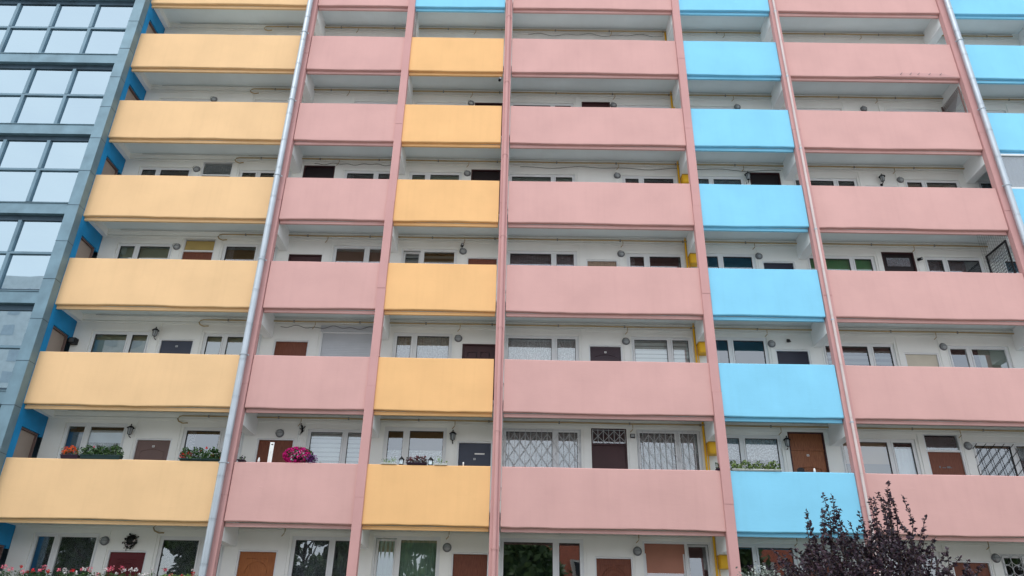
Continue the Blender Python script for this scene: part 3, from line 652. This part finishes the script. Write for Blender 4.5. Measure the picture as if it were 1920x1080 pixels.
# ------------------------------------------------------------------ wreath
o = empty('door_wreath', 'dark wreath with pale blossoms hanging above the burgundy door', 'wreath')
rnd = random.Random(3); wm, wf = MB(), MB()
for i in range(420):
    t = rnd.uniform(0, 2*pi); r_ = rnd.gauss(.10, .035); c = (-9.55+r_*cos(t), 1.115+rnd.gauss(0, .012), 3.99+r_*1.15*sin(t)); leaves(wm, c, (.01, .01, .01), 1, .055, rnd)
for i in range(36):
    t = rnd.uniform(.2, pi+.6); r_ = .11; c = (-9.55+r_*cos(t+pi*.9), 1.08, 3.99+.11*sin(t+pi*.9)); leaves(wf, c, (.02, .01, .02), 1, .04, rnd)
wm.lathe((-9.55, 1.12, 3.99), [(.0, 0), (.1, 0), (.1, .02), (0, .03)], 'y', 12)
wm.build('foliage', leafmat('dark wreath leaf', (.01, .012, .012), (.04, .045, .035)), o); wf.build('blossom', F['white'], o)

# ------------------------------------------------------------------ planters and things on the parapets
def planter(x0, x1, k, pot, flowers, label, hgt=.11, fol=.20, leafm=LEAFG, n=260, y=.06, lf=.045, cat='flower box', name='flower_box', spread=.10):
    zt = ZB(k)+1.427
    o = empty(name, label, cat, 'flower boxes on the parapets'); rnd = random.Random(label)
    t = MB(); h = hgt
    t.v += [(x0+.02, y-.06, zt+.002), (x1-.02, y-.06, zt+.002), (x1-.02, y+.07, zt+.002), (x0+.02, y+.07, zt+.002), (x0, y-.08, zt+h), (x1, y-.08, zt+h), (x1, y+.09, zt+h), (x0, y+.09, zt+h)]
    t.f += [(0, 1, 5, 4), (1, 2, 6, 5), (2, 3, 7, 6), (3, 0, 4, 7), (0, 3, 2, 1), (4, 5, 6, 7)]; t.sm += [False]*6
    t.box(x0-.006, x1+.006, y-.087, y-.079, zt+h-.018, zt+h+.004)
    t.build('planter', pot, o)
    L = x1-x0; mb = MB()
    nl = int(n*L/.5)
    for i in range(nl):
        u_ = rnd.random(); bumpy = .55+.45*abs(sin(u_*L*9+len(label)))
        c = (x0+u_*L, y+rnd.uniform(-spread, spread*.8), zt+h+rnd.random()**1.2*fol*bumpy); leaves(mb, c, (.02, .02, .01), 1, lf, rnd)
    mb.build('foliage', leafm, o)
    for i, (u_, zz, rad, col, cnt) in enumerate(flowers):
        fm = MB(); c = Vector((x0+u_*L, y-.03, zt+h+zz))
        for _ in range(cnt):
            v = Vector((rnd.gauss(0, 1), rnd.gauss(0, 1), rnd.gauss(0, 1))).normalized()*rad*rnd.uniform(.5, 1); leaves(fm, c+v, (.002,)*3, 1, .035, rnd)
        fm.build('blossom', F[col], o)
        MB().tube([(c.x, c.y+.01, zt+h-.01), (c.x, c.y, c.z)], .004, 4).build('stalk', LEAFG, o)
    return o
G5 = 6   # parapet r6 carries the flowers of the second gallery
planter(-11.22, -10.78, 6, POTD, [(.25, .12, .10, 'orange', 120), (.55, .15, .09, 'orange', 110), (.75, .07, .07, 'orange', 60), (.1, .06, .07, 'orange', 60)], 'orange flowers in a dark box at the left end of the long yellow parapet', .09, .18, n=160)
planter(-10.74, -9.74, 6, POTG, [(.27, .21, .02, 'pink', 14), (.95, .03, .03, 'white', 18)], 'long dark green box of leafy geraniums on the yellow parapet', .10, .24, n=420, lf=.06)
planter(-8.28, -7.16, 6, POTG, [(.06, .08, .09, 'red', 100), (.2, .11, .07, 'red', 80), (.55, .28, .03, 'red', 30), (.42, .2, .03, 'red', 20), (.95, .05, .08, 'red', 90), (.7, .10, .04, 'red', 30)], 'red geranium box next to the galvanised downpipe', .05, .30, n=460, lf=.06)
planter(-6.84, -6.66, 6, POTD, [(.5, .05, .03, 'violet', 20)], 'small dark pot with violet flowers just right of the galvanised downpipe', .05, .13, n=100)
planter(-3.30, -2.93, 6, POTW, [(.3, .14, .012, 'white', 6)], 'sparse green plants in a pale trough left of the small black lantern', .03, .16, LEAFL, n=90)
planter(-2.68, -2.18, 6, POTD, [(.2, .10, .06, 'heather', 60), (.5, .12, .07, 'heather', 80), (.8, .10, .07, 'heather', 60), (.9, .16, .03, 'heather', 20)], 'dark red heather between two black lanterns on the short yellow parapet', .05, .17, leafmat('dark heather leaf', (.03, .012, .015), (.09, .05, .04)), n=320)
planter(-2.0, -1.68, 6, POTW, [], 'thin climbing plant in a pale trough right of the small black lanterns', .03, .20, LEAFL, n=70)
planter(5.30, 6.50, 6, POTW, [(.25, .09, .012, 'white', 6), (.72, .08, .012, 'white', 6)], 'low white box with yellow green plants on the blue parapet', .045, .22, leafmat('mixed box foliage', (.02, .05, .02), (.22, .32, .08)), n=330, lf=.06)
planter(4.93, 5.03, 6, POTD, [], 'small dark pot plant left of the pillar beside the blue bay', .05, .2, n=400, spread=.03)
for x, side in ((-2.81, 'left'), (-2.09, 'right')):
    zt = ZB(6)+1.427; o = empty('candle_lantern', 'small black candle lantern %s of the dark red heather' % side, 'lantern', 'candle lanterns on the short yellow parapet')
    MB().box(x-.055, x+.055, .01, .11, zt+.001, zt+.02).build('lantern_base', BLACK, o)
    MB().box(x-.04, x+.04, .025, .095, zt+.021, zt+.13).build('lantern_glass', GLASS, o)
    c = MB(); [c.box(x+a-.005, x+a+.005, .06+b-.005, .06+b+.005, zt+.02, zt+.13) for a in (-.047, .047) for b in (-.042, .042)]
    c.lathe((x, .06, zt), [(.075, .13), (.07, .145), (.03, .19), (.012, .2), (.012, .22), (0, .225)], 'z', 8); c.build('lantern_frame', BLACK, o)
# hanging petunia
zt = ZB(6)+1.427
o = empty('hanging_basket', 'ball of magenta petunias hanging over the narrow pink parapet', 'flower basket')
rnd = random.Random(11); pm, pl, ps = MB(), MB(), MB()
for _ in range(900):
    v = Vector((rnd.gauss(0, 1), rnd.gauss(0, 1), rnd.gauss(0, 1))).normalized(); leaves(pm, (-5.42+v.x*.34, .10+v.y*.17, zt+.20+v.z*.20), (.012,)*3, 1, .06, rnd)
for _ in range(500):
    v = Vector((rnd.gauss(0, 1), rnd.gauss(0, 1), rnd.gauss(0, 1))).normalized(); leaves(pl, (-5.36+v.x*.33, .11+v.y*.14, zt+.20+v.z*.19), (.01,)*3, 1, .06, rnd)
for _ in range(220): leaves(ps, (-5.06+rnd.gauss(0, .07), .08+rnd.gauss(0, .05), zt+.10+rnd.gauss(0, .06)), (.01,)*3, 1, .055, rnd)
for b_ in (pm, pl, ps): b_.v = [(x, y, max(z, zt+.003)) for x, y, z in b_.v]
pm.build('petunia_blossom', F['magenta'], o); pl.build('foliage', LEAFG, o); ps.build('dark_blossom', F['violet'], o)
MB().lathe((-5.38, .12, zt), [(0, .03), (.09, .03), (.13, .16), (.12, .16)], 'z', 14).build('basket', POTD, o)
MB().tube([(-5.48, .15, zt+.2), (-5.62, .62, zt+.82), (-5.64, .75, ceil(5)-.33)], .005, 5).tube([(-5.28, .15, zt+.2), (-5.60, .62, zt+.82), (-5.64, .75, ceil(5)-.33)], .005, 5).build('hanger_cord', CONDW, o)
o = empty('hook_ornament', 'black wrought hook ornament right of the brown door, ' + GAL[5], 'ornament')
MB().tube([(-5.68, 1.158, 6.92), (-5.70, 1.04, 6.98), (-5.66, .92, 7.0)], .014, 6).tube([(-5.70, 1.11, 7.0), (-5.66, 1.10, 6.85), (-5.72, 1.10, 6.74)], [.02, .035, .008], 8).tube([(-5.75, 1.10, 6.93), (-5.68, 1.1, 6.88), (-5.6, 1.1, 6.98)], .014, 6).build('iron_scroll', BLACK, o)
o = empty('white_board', 'tall white slotted board leaning in front of the brown door, ' + GAL[5], 'board')
bm_ = MB(); zf = zt
x0_, x1_ = -6.13, -6.03
bm_.box(x0_, x0_+.03, .10, .125, zf-.6, zf+.40); bm_.box(x1_-.03, x1_, .10, .125, zf-.6, zf+.40)
bm_.box(x0_+.03, x1_-.03, .10, .125, zf+.28, zf+.40); bm_.box(x0_, x1_, .10, .125, zf+.40, zf+.52)
bm_.box(x0_+.03, x1_-.03, .112, .125, zf-.6, zf+.28)
bm_.build('board_panel', WHITEP, o); MB().box(x0_+.035, x1_-.02, .096, .099, zf+.45, zf+.475).build('grip_slot', BLACK, o)
o = MB().lathe((-6.33, .06, zt), [(0, .001), (.025, .001), (.03, .05), (.02, .09), (.012, .12), (0, .125)], 'z', 12).build('white_bottle', WHITEP, tag=('small white bottle at the left end of the narrow pink parapet', 'bottle'))
o = MB().lathe((7.34, .06, zt), [(0, .001), (.025, .001), (.028, .05), (.018, .1), (0, .115)], 'z', 12).build('white_bottle', WHITEP, tag=('small white bottle on the blue parapet in front of the oak door', 'bottle'))
o = MB().lathe((-1.28, .06, zt), [(0, .001), (.016, .001), (.018, .09), (.012, .1), (0, .105)], 'z', 12).build('white_cup', WHITEP, tag=('thin white candle on the short yellow parapet before the slate door', 'candle'))
o = MB().box(6.93, 7.08, .02, .11, zt+.002, zt+.09).box(6.96, 7.05, .03, .10, zt+.09, zt+.115).build('black_box', BLACK, tag=('small black box on the blue parapet right of the plants', 'box'))
# the lowest parapet's flowers along the bottom of the view
def r7(x0, x1, fl, label, **kw): planter(x0, x1, 7, POTG, fl, label, .04, .16, **kw)
def mix(n, cols, seed):
    r_ = random.Random(seed); return [((i+.5)/n+r_.uniform(-.04, .04), r_.uniform(.10, .26), r_.uniform(.035, .07), r_.choice(cols), 34) for i in range(n)]
r7(-12.5, -11.6, mix(8, ['white', 'pink', 'white'], 1), 'white and pink flowers at the bottom left corner', n=200)
r7(-11.5, -10.7, mix(7, ['red', 'pink', 'red'], 2), 'red and pink geraniums below the left window at the bottom', n=260)
r7(-10.55, -9.75, mix(8, ['red', 'white', 'pink'], 3), 'mixed red and white geraniums left of the burgundy door', n=260)
r7(-9.7, -8.95, mix(8, ['white', 'pink', 'white'], 4), 'white geraniums in front of the burgundy door', n=260)
r7(-8.9, -8.3, mix(6, ['white'], 5), 'small white flowers right of the burgundy door', n=180)
r7(-8.2, -7.3, mix(4, ['red', 'pink'], 6)+[(.85, .25, .02, 'white', 10)], 'trailing greenery with a red bloom beside the galvanised downpipe', n=380, leafm=LEAFL)

# ------------------------------------------------------------------ glazed loggia, nets and cages by the right pillar
o = empty('balcony_glazing', 'white framed balcony glazing with grey pleated blinds in the far right blue bay', 'glazing')
z0, z1 = ZB(3)+1.427, ZB(2)-.118
fr = frame_mb(14.24, 17.22, z0+.004, z1, .02, .10, .06); [fr.box(x-.03, x+.03, .02, .10, z0+.064, z1-.06) for x in (15.24, 16.23)]; fr.build('frame', PVC, o)
for a, b in ((14.30, 15.21), (15.27, 16.20), (16.26, 17.16)):
    MB().quad((a, .06, z0+.06), (b, .06, z0+.06), (b, .06, z1-.06), (a, .06, z1-.06)).build('pane', GLASS, o); sheet(a+.01, b-.01, z0+.07, z1-.07, .16, .022, .13).build('pleated_blind', mat('grey blind '+str(a), (.36, .40, .46), .8), o)
o = empty('wire_net', 'fine wire net by the rightmost pillar, ' + GAL[3], 'net')
nm = MB(); za, zz = ZB(4)+1.43, ZB(3)-.12
for i in range(14): nm.tube([(13.05+i*.065, .10, za), (13.05+i*.065, .10, zz)], .0028, 3, False)
for i in range(12): nm.tube([(13.05, .10, za+.06+i*.11), (13.93, .10, za+.06+i*.11-.01)], .0028, 3, False)
nm.build('netting', CABLE, o)
o = empty('metal_gate', 'black metal gate with mesh behind the rightmost pillar, ' + GAL[3], 'gate')
xg = 13.86; zf = floor(3); zg = ceil(3)-.44
MB().box(xg-.02, xg+.02, .14, .18, zf, zg).box(xg-.02, xg+.02, 1.08, 1.12, zf, zg).box(xg-.02, xg+.02, .18, 1.08, zg-.04, zg).build('gate_frame', BLACK, o)
gm = MB(); [gm.tube([(xg, .18+i*.06, zf), (xg, .18+i*.06, zg-.04)], .006, 4, False) for i in range(15)]; [gm.tube([(xg, .18, zf+.1+i*.09), (xg, 1.08, zf+.1+i*.09)], .006, 4, False) for i in range(21)]; gm.build('gate_mesh', BLACK, o)
o = empty('trellis_screen', 'brown lattice screen behind the rightmost pillar, ' + GAL[1], 'trellis')
xg = 13.88; tm = MB(); zf = floor(1); zg = ceil(1)-.43
for i in range(14): a = .15+i*.075; tm.tube([(xg, a, zg), (xg, min(a+.5, 1.14), zg-.5*min(1, (min(a+.5, 1.14)-a)/.5)*1.4), (xg, a, zg-1.4)], .008, 4, False)
[tm.tube([(xg+.01, .14, zg-.08*i), (xg+.01, 1.14, zg-.08*i-.1)], .008, 4, False) for i in range(18)]
tm.build('lattice', D['taupe'], o); MB().box(xg-.02, xg+.03, .135, .16, zf, zg).box(xg-.02, xg+.03, 1.13, 1.155, zf, zg).build('post', D['taupe'], o)
o = empty('climbing_net', 'narrow dark lattice net beside the second pillar at the top edge', 'net')
cm = MB(); za, zz = ZB(1)+1.43, ZB(0)-.12
for i in range(3): cm.tube([(-3.60+i*.035, .09, za), (-3.60+i*.035, .09, zz)], .0045, 4, False)
for i in range(22): cm.tube([(-3.60, .085, za+i*.055), (-3.53, .085, za+i*.055+.05)], .0045, 4, False)
cm.build('netting', D['darkbr'], o)

# ------------------------------------------------------------------ plum tree in front
o = empty('plum_tree', 'dark purple leaved plum tree in front of the blue bay and right downpipe', 'tree', None, (0, 0, 0))
rnd = random.Random(21); tr = MB(); C0 = Vector((5.75, -5.0, 0))
tr.tube([C0, C0+Vector((.04, .02, .7)), C0+Vector((-.03, 0, 1.3))], [.10, .08, .07], 10)
lf = MB(); tw = MB()
def leaf(p, d, s_):
    d = d.normalized(); side = d.cross(Vector((rnd.uniform(-1, 1), rnd.uniform(-1, 1), rnd.uniform(-1, 1)))).normalized(); nrm = side.cross(d).normalized()
    a, b, c, e = p, p+d*s_*.45+side*s_*.31-nrm*s_*.05, p+d*s_, p+d*s_*.45-side*s_*.27-nrm*s_*.05; m1 = p+d*s_*.5+nrm*s_*.06
    n = len(lf.v); lf.v += [tuple(q) for q in (a, b, c, e, m1)]; lf.f += [(n, n+1, n+4), (n+1, n+2, n+4), (n+2, n+3, n+4), (n+3, n, n+4)]; lf.sm += [False]*4
def shoot(p, d, L, dens=26, sz=.07):
    pts = [p]; d = d.normalized(); n = max(4, int(L/.09)); q = p.copy()
    for i in range(n):
        d = (d+Vector((rnd.gauss(0, .10), rnd.gauss(0, .10), rnd.gauss(.03, .06)))).normalized(); q = q+d*(L/n); pts.append(q.copy())
    tw.tube(pts, [.009*(1-i/(n+1))+.0025 for i in range(n+1)], 4, False)
    for i in range(int(dens*L)):
        t = rnd.random()**.8*n; a = pts[min(int(t), n-1)].lerp(pts[min(int(t)+1, n)], t-int(t)); ld = d*.5+Vector((rnd.gauss(0, 1), rnd.gauss(0, 1), rnd.gauss(-.1, .8)))
        leaf(a, ld, sz*rnd.uniform(.6, 1.15)*(1-.35*t/n))
    return pts
for i in range(9):
    a = i*2.4; r_ = .5+.12*i; tip = C0+Vector((1.45*cos(a)*min(1, r_), 1.2*sin(a)*min(1, r_), 2.3+.25*sin(i*1.7)))
    mid = C0+Vector((.5*cos(a), .5*sin(a), 1.7)); tr.tube([C0+Vector((0, 0, 1.15)), mid, tip], [.055, .035, .012], 7)
    for j in range(26):
        b = mid.lerp(tip, rnd.random()); shoot(b, Vector((rnd.gauss(0, .8)+cos(a)*.5, rnd.gauss(0, .8)+sin(a)*.4, rnd.uniform(.1, 1.0))), rnd.uniform(.45, .95), 60, .095)
for i in range(520):
    t = rnd.uniform(0, 2*pi); rad = rnd.random()**.5; p = C0+Vector((1.78*rad*cos(t)+.14, 1.2*rad*sin(t), 2.62+.76*(1-rad*rad)+rnd.uniform(-.85, .05)))
    shoot(p, Vector((cos(t)*.8*rad+rnd.gauss(0, .45), sin(t)*.4+rnd.gauss(0, .4), .8)), rnd.uniform(.25, .5), 75, .095)
for (x, z, L, lean) in ((5.50, 3.35, .95, .0), (5.60, 3.3, 1.0, .03), (5.18, 3.3, .72, -.12), (5.32, 3.3, .8, -.08), (6.42, 3.3, 1.15, .02), (6.52, 3.3, 1.05, .12), (6.28, 3.35, .9, -.08), (6.70, 3.3, .95, .15), (6.85, 3.25, .75, .2), (6.35, 3.3, 1.0, .0), (6.6, 3.3, 1.05, .05), (6.45, 3.35, .9, .1), (6.75, 3.3, .8, .05), (5.45, 3.3, .8, .05), (5.25, 3.25, .8, .0), (6.10, 3.3, .7, -.05), (5.9, 3.2, .6, -.0), (6.6, 3.4, .85, .0), (5.68, 3.3, .75, .1), (5.0, 3.2, .5, -.2), (7.15, 3.0, .45, .4)):
    p = Vector((x, -5.0+rnd.uniform(-.2, .2), z)); shoot(p, Vector((lean, 0, 1)), L, 80, .10)
tr.build('trunk', BARK, o); tw.build('twigs', BARK, o); lf.build('crown', PLUM, o)
# pale shrub peeping in left of it
o = empty('pale_shrub', 'small pale leaved shrub at the bottom edge left of the plum tree', 'shrub')
rnd = random.Random(5); sm_ = MB(); st = MB()
for i in range(60):
    p = Vector((4.25+rnd.gauss(0, .22), -5.1+rnd.gauss(0, .2), 2.0+rnd.uniform(0, .9))); leaves(sm_, p, (.12, .1, .14), 26, .05, rnd)
for i in range(5): st.tube([(4.2, -5.1, 0), (4.2+.06*(i-2), -5.1, 1.2), (4.25+.14*(i-2), -5.1+.05*i, 2.5)], [.02, .014, .004], 5)
st.build('stems', BARK, o); sm_.build('foliage', leafmat('pale shrub leaf', (.16, .20, .18), (.42, .46, .42)), o)

# ------------------------------------------------------------------ what stands behind the viewer and shows in the window glass
o = empty('row_house', 'red roofed white house across the yard, mirrored in the lowest windows', 'house', None, (0, 0, 0))
HW = mat('house white render', (.62, .60, .55), .9); RT = mat('red roof tiles', (.36, .10, .055), .8, var=.2, vscale=8)
MB().box(-2, 26, -52, -42, 0, 6.4).build('wall', HW, o)
MB().quad((-2.5, -41.6, 6.2), (26.5, -41.6, 6.2), (26.5, -47, 11.2), (-2.5, -47, 11.2)).quad((-2.5, -52.4, 6.2), (26.5, -52.4, 6.2), (26.5, -47, 11.2), (-2.5, -47, 11.2)).build('roof', RT, o)
for x in (1.5, 5.5, 12.5, 20): 
    d = MB().box(x-.9, x+.9, -44.5, -42.6, 7.0, 8.6); d.build('dormer', HW, o)
    MB().box(x-.6, x+.6, -42.59, -42.55, 7.3, 8.4).build('window', ROOM, o)
for x in range(0, 25, 4): MB().box(x, x+1.4, -41.99, -41.93, 3.6, 5.0).build('window', ROOM, o); MB().box(x, x+1.4, -41.99, -41.93, .9, 2.3).build('window', ROOM, o)
o = empty('pale_tower_block', 'pale tower block far behind the viewer, mirrored in the stair glass', 'building', None, (0, 0, 0))
MB().box(-78, -48, -82, -70, 0, 46).build('wall', mat('pale slab panels', (.72, .76, .78), .9), o)
wn = MB()
for i in range(9):
    for j in range(15): wn.quad((-76.5+i*3.2, -69.97, 2+j*2.9), (-74.9+i*3.2, -69.97, 2+j*2.9), (-74.9+i*3.2, -69.97, 3.5+j*2.9), (-76.5+i*3.2, -69.97, 3.5+j*2.9))
wn.build('window_grid', mat('far window glass', (.50, .57, .63), .3), o)
def back_tree(x, y, h, r_, seed, which):
    o = empty('garden_tree', 'leafy green tree behind the viewer, %s' % which, 'tree', 'garden trees across the yard', (0, 0, 0)); rnd = random.Random(seed); t = MB(); l = MB()
    t.tube([(x, y, 0), (x+.1, y, h*.4), (x-.1, y, h*.75)], [.22, .16, .05], 8)
    for i in range(7):
        a = i*2.4; t.tube([(x, y, h*(.35+.05*i)), (x+r_*.7*cos(a), y+r_*.7*sin(a), h*(.55+.06*i))], [.08, .02], 6)
    for i in range(95):
        t_ = rnd.uniform(0, 2*pi); zz = rnd.uniform(-1, 1); rr2 = (1-zz*zz)**.5*rnd.uniform(.5, 1)
        leaves(l, (x+r_*rr2*cos(t_), y+r_*rr2*sin(t_), h*.66+zz*h*.32), (.75, .75, .6), 70, .62, rnd)
    t.build('trunk', BARK, o); l.build('crown', TREEG, o)
for i, (x, y, h, r_) in enumerate(((-34, -34, 13, 3.8), (-27, -31, 14, 4.0), (-20, -33, 13.5, 3.8), (-13.5, -30, 12.5, 3.6), (-6.5, -32, 12, 3.4), (1.0, -33, 8.5, 2.6), (15, -34, 9, 2.6), (34, -33, 13, 3.6))):
    back_tree(x, y, h, r_, i, ['farthest left', 'second from the left', 'third from the left', 'left of the house', 'just left of the house gable', 'before the house front', 'before the right half of the house', 'right of the house'][i])
